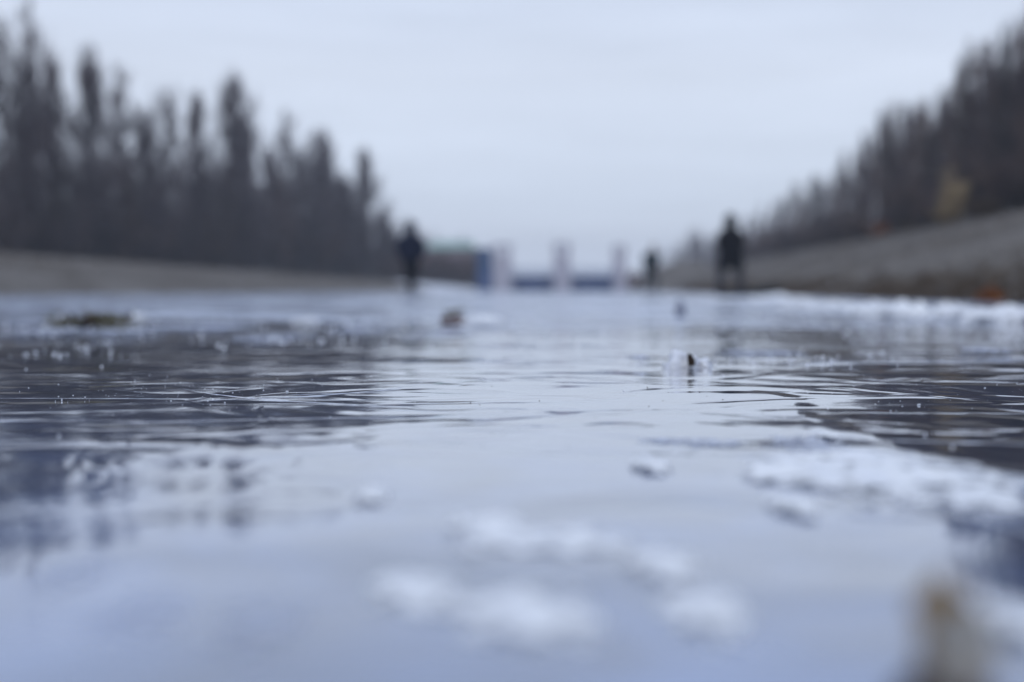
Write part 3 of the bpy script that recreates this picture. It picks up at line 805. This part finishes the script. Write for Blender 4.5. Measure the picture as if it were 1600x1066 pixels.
for a, b in ((785, 878), (878, 968)):
    xa, xb = wx(a) - X0 + .62, wx(b) - X0 - .5
    m = MB(); m.box(((xa + xb) / 2, .1, .52), (xb - xa, .12, 1.0))
    for k in range(4): m.box(((xa + xb) / 2, 0, .15 + k * .28), (xb - xa - .05, .10, .06))
    for k in range(6): m.box((xa + (k + .5) * (xb - xa) / 6, .01, .52), (.07, .09, .98))
    m.build('gate', M['gate_blue'], weir)
    m = MB(); m.box(((xa + xb) / 2, .9, 1.08), (xb - xa, 1.3, .14)); m.build('deck', M['gate_blue'], weir)
    m = MB()
    for z in (1.22, 1.42, 1.60, 1.78): m.box(((xa + xb) / 2, .32, z), (xb - xa, .04, .045))
    n = 26
    for k in range(n + 1): m.box((xa + .03 + k * (xb - xa - .06) / n, .325, 1.47), (.035, .03, .64))
    m.build('railing', M['rail_blue'], weir)
for sx, wd in ((wx(768) - X0, 1.4), (wx(994) - X0, 2.0)):
    m = MB(); m.box((sx, .9, .55), (wd, 3.0, 1.5)); m.build('abutment', M['stone'], weir)

# blue booth on the left bank
bY = 96.0; bx = (757 - 800) * bY / F_PX; bz = ground_z(bx, bY)
bt = empty('booth', (bx, bY, bz)); hB = CAM_H + (HOR - 389) * bY / F_PX - bz
m = MB(); m.box((0, 0, (hB - .15) / 2), (1.0, 1.0, hB - .15)); m.build('cabin', M['booth_blue'], bt)
m = MB(); m.v = [(-.56, -.56, hB - .147), (.56, -.56, hB - .147), (.56, .56, hB - .147), (-.56, .56, hB - .147), (-.3, -.3, hB + .06), (.3, -.3, hB + .06), (.3, .3, hB + .06), (-.3, .3, hB + .06)]
m.f = [(0, 1, 5, 4), (1, 2, 6, 5), (2, 3, 7, 6), (3, 0, 4, 7), (4, 5, 6, 7), (3, 2, 1, 0)]; m.build('roof', M['booth_blue'], bt)
m = MB(); m.box((0, -.515, .85), (.7, .03, 1.55)); d = m.build('door', M['gate_blue'], bt)
m = MB(); m.box((.27, -.545, .85), (.05, .03, .16)); m.build('handle', M['concrete'], d)
tag(bt, 'small dark blue booth on the left bank beside the weir', 'booth')

# green-roofed house
hY = 165.0; h0, h1 = (664 - 800) * hY / F_PX, (746 - 800) * hY / F_PX; hx = (h0 + h1) / 2; hw = (h1 - h0)
hzg = ground_z(hx, hY); ev = CAM_H + (HOR - 389) * hY / F_PX; rdg = CAM_H + (HOR - 375) * hY / F_PX
hs = empty('house', (hx, hY, 0))
m = MB(); m.box((0, 4, (ev + hzg) / 2 - .1), (hw - .5, 7.6, ev - hzg + .2)); wl = m.build('wall', M['plaster'], hs)
m = MB(); a, b = hw / 2 + .1, 4.3
m.v = [(-a, 4 - b, ev), (a, 4 - b, ev), (a, 4 + b, ev), (-a, 4 + b, ev), (-a + .9, 4, rdg), (a - .9, 4, rdg)]
m.v = [(x_, y_, z_ + .004) for x_, y_, z_ in m.v]
m.f = [(0, 1, 5, 4), (2, 3, 4, 5), (1, 2, 5), (3, 0, 4), (3, 2, 1, 0)]; rf = m.build('roof', M['green_roof'], hs)
m = MB(); m.box((1.2, 4.6, rdg + .1), (.5, .5, 1.0)); m.build('chimney', M['concrete'], rf)
for k in (-1.7, 0, 1.7):
    m = MB(); m.box((k, .18, hzg + 2.0), (.95, .06, 1.2)); wn = m.build('window', M['concrete'], hs)
    m = MB(); m.box((k, .14, hzg + 2.0), (.75, .04, 1.0)); m.build('pane', M['glass'], wn)
tag(hs, 'low house with a pale green hipped roof behind the brown shrubs', 'house')

# ------------------------------------------------------------------ far woods (one mass each side)
def far_wood(name, x0, x1, Y, hmin, hmax, n, seed, lab):
    r = random.Random(seed); m = MB()
    for k in range(n):
        x = r.uniform(x0, x1); y = Y + r.uniform(-20, 30); h = r.uniform(hmin, hmax) * (1 + .35 * nz(x * .02, seed)); z = ground_z(x, y)
        for q in range(60):
            a = r.uniform(0, 6.283); u = r.uniform(.05, .8); rr = h * .22 * (1 - u * .5)
            m.twig((x + math.cos(a) * rr * .4, y + math.sin(a) * rr * .4, z + u * h * .8), (x + math.cos(a) * rr, y + math.sin(a) * rr, z + h * min(1, u + .25)), .045)
        m.twig((x, y, z), (x, y, z + h), .10)
    return tag(m.build(name, M['twig']), lab, 'woods', kind='stuff')
far_wood('far_woods', -190, -14, 250, 6, 11, 420, 1, 'distant bluish line of bare trees beyond the left bank')
far_wood('far_woods', 31, 190, 260, 7, 11, 420, 2, 'distant bluish line of bare trees beyond the weir on the right')
far_wood('far_woods', -30, 30, 330, 2.0, 3.2, 200, 3, 'faint low line of bare trees seen between the weir piers')

# ------------------------------------------------------------------ people
def skin_mesh(name, verts, edges, radii, sub=2, root=0):
    me = bpy.data.meshes.new(name); me.from_pydata(verts, edges, []); o = bpy.data.objects.new(name, me); C.objects.link(o)
    md = o.modifiers.new('skin', 'SKIN'); md.use_smooth_shade = True; md.branch_smoothing = .6
    if not me.skin_vertices: 
        pass
    for i, rr in enumerate(radii):
        sv = me.skin_vertices[0].data[i]; sv.radius = rr if isinstance(rr, tuple) else (rr, rr); sv.use_root = (i == root)
    s = o.modifiers.new('sub', 'SUBSURF'); s.levels = sub; s.render_levels = sub
    dg = bpy.context.evaluated_depsgraph_get(); ev_ = o.evaluated_get(dg)
    me2 = bpy.data.meshes.new_from_object(ev_); bpy.data.objects.remove(o)
    me2.name = name
    me2.polygons.foreach_set('use_smooth', [True] * len(me2.polygons))
    return me2

class Sk:
    def __init__(s): s.v = []; s.e = []; s.r = []
    def p(s, co, r, par=None):
        s.v.append(tuple(co)); s.r.append(r); i = len(s.v) - 1
        if par is not None: s.e.append((par, i))
        return i
    def chain(s, par, items):
        for co, r in items: par = s.p(co, r, par)
        return par

def person(loc, rz, H, pose, cloth, label, long_coat=False, hood=False):
    """adult figure, faces -Y before rotation; H standing height. pose: dict of joint offsets (unit metres for 1.75 m)"""
    root = empty('person', loc, rz); root.scale = (H / 1.75 * 1.27, H / 1.75 * 1.2, H / 1.75)
    P = pose; hip = P.get('hip', (0, 0, .93)); ch = P.get('chest', (0, 0, 1.34)); nk = P.get('neck', (0, 0, 1.47)); hd = P.get('head', (0, -.02, 1.62))
    V = lambda t: Vector(t)
    legs = P['legs']; arms = P['arms']
    s = Sk(); r0 = s.p(hip, (.14, .105))
    w1 = s.p(V(hip).lerp(V(ch), .45), (.125, .095), r0); c1 = s.p(ch, (.15, .11), w1)
    n1 = s.p(V(nk), (.06, .06), c1)
    ne = s.p(V(nk).lerp(V(hd), .35), (.055, .058), n1)
    fw = V((0, -1, 0))
    jaw = s.p(V(hd) + V((0, -.02, -.055)), (.055, .07), ne); mid = s.p(V(hd) + V((0, .0, .0)), (.073, .09), jaw)
    s.p(V(hd) + V((0, .012, .065)), (.064, .078), mid)
    s.p(V(hd) + V((0, -.112, -.015)), (.012, .014), mid)      # nose
    for sx in (-1, 1): s.p(V(hd) + V((sx * .084, .01, -.005)), (.010, .018), mid)   # ears
    hands = []
    for side, (sh_, el, wr) in zip((-1, 1), arms):
        a = s.p(V(sh_), (.06, .06), c1); b = s.p(V(sh_).lerp(V(el), .5), (.050, .050), a); e = s.p(el, (.040, .040), b)
        f = s.p(V(el).lerp(V(wr), .4), (.038, .038), e); wq = s.p(wr, (.026, .022), f)
        d = (V(wr) - V(el)).normalized(); across = d.cross(V((1, 0, 0)) if abs(d.x) < .8 else V((0, 0, 1))).normalized()
        pm = s.p(V(wr) + d * .045, (.030, .022), wq); pe = s.p(V(wr) + d * .085, (.036, .018), pm)
        inw = d.cross(across).normalized() * (-side)
        for q, ln in zip((-1.5, -.5, .5, 1.5), (.058, .075, .080, .070)):
            k0 = V(wr) + d * .090 + across * q * .019
            s.chain(pe, [(k0 + d * ln * .30, .009), (k0 + d * ln * .68 + inw * .010, .0085), (k0 + d * ln * .95 + inw * .026, .0075)])
        s.chain(pm, [(V(wr) + d * .05 - across * .042, .011), (V(wr) + d * .082 - across * .055 + inw * .012, .0095), (V(wr) + d * .105 - across * .052 + inw * .02, .008)])
    for side, (hj, kn, an, toe) in zip((-1, 1), legs):
        a = s.p(hj, (.088, .092), r0); b = s.p(V(hj).lerp(V(kn), .5), (.075, .080), a); k = s.p(kn, (.054, .058), b)
        c2 = s.p(V(kn).lerp(V(an), .35), (.052, .060), k); n2 = s.p(an, (.036, .042), c2)
        s.chain(n2, [(V(an).lerp(V(toe), .5) + V((0, 0, -.02)), (.038, .032)), (toe, (.036, .026))])
    me = skin_mesh('body', s.v, s.e, s.r); me.materials.append(M['skin']); root_b = bpy.data.objects.new('body', me); C.objects.link(root_b); root_b.parent = root
    # face details
    m = MB()
    for sx in (-1, 1):
        m.box((hd[0] + sx * .032, hd[1] - .086, hd[2] + .012), (.022, .012, .010))
    m.build('eyes', M['black'], root)
    m = MB(); m.box((hd[0], hd[1] - .090, hd[2] - .062), (.046, .012, .010)); m.build('mouth', M['rust'], root)
    # coat: torso and sleeves
    def cloth_piece(name, sk, mt): 
        mm = skin_mesh(name, sk.v, sk.e, sk.r); mm.materials.append(mt); o = bpy.data.objects.new(name, mm); C.objects.link(o); o.parent = root; return o
    hz0 = hip[2]
    rings = [(V(nk) + V((0, .01, .055)), .062, .066), (V(nk) + V((0, .01, .005)), .085, .082), (V(ch) + V((0, 0, .085)), .135 if long_coat else .165, .115), (V(ch) + V((0, 0, .02)), .175 if long_coat else .205, .145),
             (V(ch).lerp(V(hip), .35), .200, .150), (V(ch).lerp(V(hip), .7), .195, .145), (V(hip), .205, .150)]
    rings += [(V(hip) + V((0, 0, -.18)), .225, .165), (V(hip) + V((0, 0, -.36)), .245, .175)] if long_coat else [(V(hip) + V((0, 0, -.10)), .210, .155)]
    m = MB(); NS = 24; allr = rings + [(rings[-1][0], rings[-1][1] - .012, rings[-1][2] - .012), (rings[-1][0] + V((0, 0, .12)), rings[-1][1] - .03, rings[-1][2] - .03)]
    for ri, (c_, a_, b_) in enumerate(allr):
        for q in range(NS):
            th = 2 * math.pi * q / NS; fold = 1 + (.03 * math.sin(th * 5 + ri) if ri > 4 else .012 * math.sin(th * 3 + ri * 2))
            m.v.append((c_.x + a_ * fold * math.cos(th), c_.y + b_ * fold * math.sin(th), c_.z))
    for ri in range(len(allr) - 1):
        for q in range(NS): m.f.append((ri * NS + q, ri * NS + (q + 1) % NS, (ri + 1) * NS + (q + 1) % NS, (ri + 1) * NS + q))
    m.build('coat', M[cloth[0]], root, True)
    for (sh_, el, wr) in arms:
        k = Sk(); q0 = k.p(V(ch).lerp(V(sh_), .6) + V((0, 0, .0)), (.095, .095)); k.chain(q0, [(sh_, .086), (V(sh_).lerp(V(el), .5), .076), (el, .066), (V(el).lerp(V(wr), .5), .060), (V(el).lerp(V(wr), .97), .050)])
        cloth_piece('sleeve', k, M[cloth[0]])
    for (hj, kn, an, toe) in legs:
        k = Sk(); q0 = k.p(V(hj) + V((0, 0, .02)), (.105, .115)); k.chain(q0, [(V(hj).lerp(V(kn), .5), (.092, .10)), (kn, (.074, .080)), (V(kn).lerp(V(an), .5), (.070, .076)), (V(kn).lerp(V(an), .92), (.062, .068))])
        cloth_piece('trouser_leg', k, M[cloth[1]])
    for (hj, kn, an, toe) in legs:
        k = Sk(); q0 = k.p(V(an) + V((0, .0, .07)), (.060, .066)); k.chain(q0, [(V(an) + V((0, .01, -.02)), (.054, .062)), (V(an).lerp(V(toe), .55) + V((0, 0, -.012)), (.052, .044)), (V(toe) + V((0, 0, .004)), (.048, .036))])
        cloth_piece('boot', k, M['black'])
    # hat or hood
    k = Sk()
    if hood:
        q0 = k.p(V(nk) + V((0, .03, .0)), (.12, .10)); k.chain(q0, [(V(nk).lerp(V(hd), .5) + V((0, .03, 0)), (.125, .115)), (V(hd) + V((0, .035, .02)), (.125, .120)), (V(hd) + V((0, .04, .10)), (.100, .105)), (V(hd) + V((0, .06, .17)), (.040, .05))])
        cloth_piece('hood', k, M[cloth[0]])
    else:
        q0 = k.p(V(hd) + V((0, .015, .035)), (.089, .102)); k.chain(q0, [(V(hd) + V((0, .015, .085)), (.082, .094)), (V(hd) + V((0, .015, .125)), (.040, .05))])
        cloth_piece('knit_cap', k, M['black'])
        k = Sk(); q0 = k.p(V(hd) + V((0, .045, -.01)), (.078, .06)); k.p(V(hd) + V((0, .05, -.055)), (.06, .04), q0); cloth_piece('hair', k, M['hair'])
    return tag(root, label, 'person')

# walking away from us, legs nearly in line, arms slightly out
poseA = dict(hip=(0, 0, .93), chest=(0, -.05, 1.33), neck=(0, -.09, 1.46), head=(0, -.13, 1.60),
    legs=(((-.08, 0, .90), (-.06, -.10, .50), (-.045, .06, .11), (-.05, -.10, .05)), ((.08, 0, .90), (.06, -.16, .52), (.045, -.24, .11), (.05, -.40, .05))),
    arms=(((-.175, -.05, 1.355), (-.255, .03, 1.10), (-.22, -.10, .88)), ((.175, -.05, 1.355), (.25, -.02, 1.10), (.20, -.20, .93))))
# standing with feet apart, hands at the front of the coat
poseB = dict(hip=(0, 0, .93), chest=(0, -.02, 1.34), neck=(0, -.03, 1.47), head=(0, -.06, 1.61),
    legs=(((-.10, 0, .90), (-.15, -.03, .50), (-.18, .02, .11), (-.20, -.13, .05)), ((.10, 0, .90), (.15, -.04, .50), (.19, .0, .11), (.22, -.14, .05))),
    arms=(((-.14, -.02, 1.37), (-.205, .02, 1.10), (-.15, -.18, 1.0)), ((.14, -.02, 1.37), (.205, .02, 1.10), (.15, -.18, 1.0))))
# striding
poseC = dict(hip=(0, 0, .92), chest=(0, -.10, 1.31), neck=(0, -.16, 1.43), head=(0, -.21, 1.57),
    legs=(((-.08, 0, .90), (-.07, -.20, .52), (-.06, -.20, .11), (-.07, -.36, .06)), ((.08, 0, .90), (.08, .02, .49), (.07, .30, .16), (.07, .18, .05))),
    arms=(((-.19, -.10, 1.36), (-.25, .08, 1.13), (-.22, .04, .88)), ((.19, -.10, 1.36), (.25, -.18, 1.13), (.20, -.36, 1.02))))
person(((641 - 800) * 33.5 / F_PX, 33.5, 0), R(172), 1.74, poseA, ('navy', 'black'), 'person in a dark navy jacket and black trousers walking on the ice at left', False, True)
person(((1141 - 800) * 30.5 / F_PX, 30.5, 0), R(184), 1.74, poseB, ('black', 'darkgrey'), 'tallest person in a long black hooded coat standing with feet apart at right', True, True)
person(((1016 - 800) * 54.0 / F_PX, 54.0, 0), R(150), 1.90, poseC, ('teal', 'teal'), 'small distant person in dark clothes leaning forward right of the weir')

# ------------------------------------------------------------------ haze
hm = bpy.data.materials.new('haze'); hm.use_nodes = True; t = hm.node_tree; t.nodes.clear()
ho = t.nodes.new('ShaderNodeOutputMaterial'); pv = t.nodes.new('ShaderNodeVolumePrincipled')
pv.inputs['Color'].default_value = (.86, .91, 1.0, 1); pv.inputs['Density'].default_value = .0011; pv.inputs['Anisotropy'].default_value = .2
t.links.new(pv.outputs[0], ho.inputs['Volume'])
m = MB(); m.box((0, 280, 10.5), (1400, 1100, 24)); m.f = [f[::-1] for f in m.f][:]; m.f = [f[::-1] for f in m.f]
hz_ = m.build('haze', hm); tag(hz_, kind='stuff')
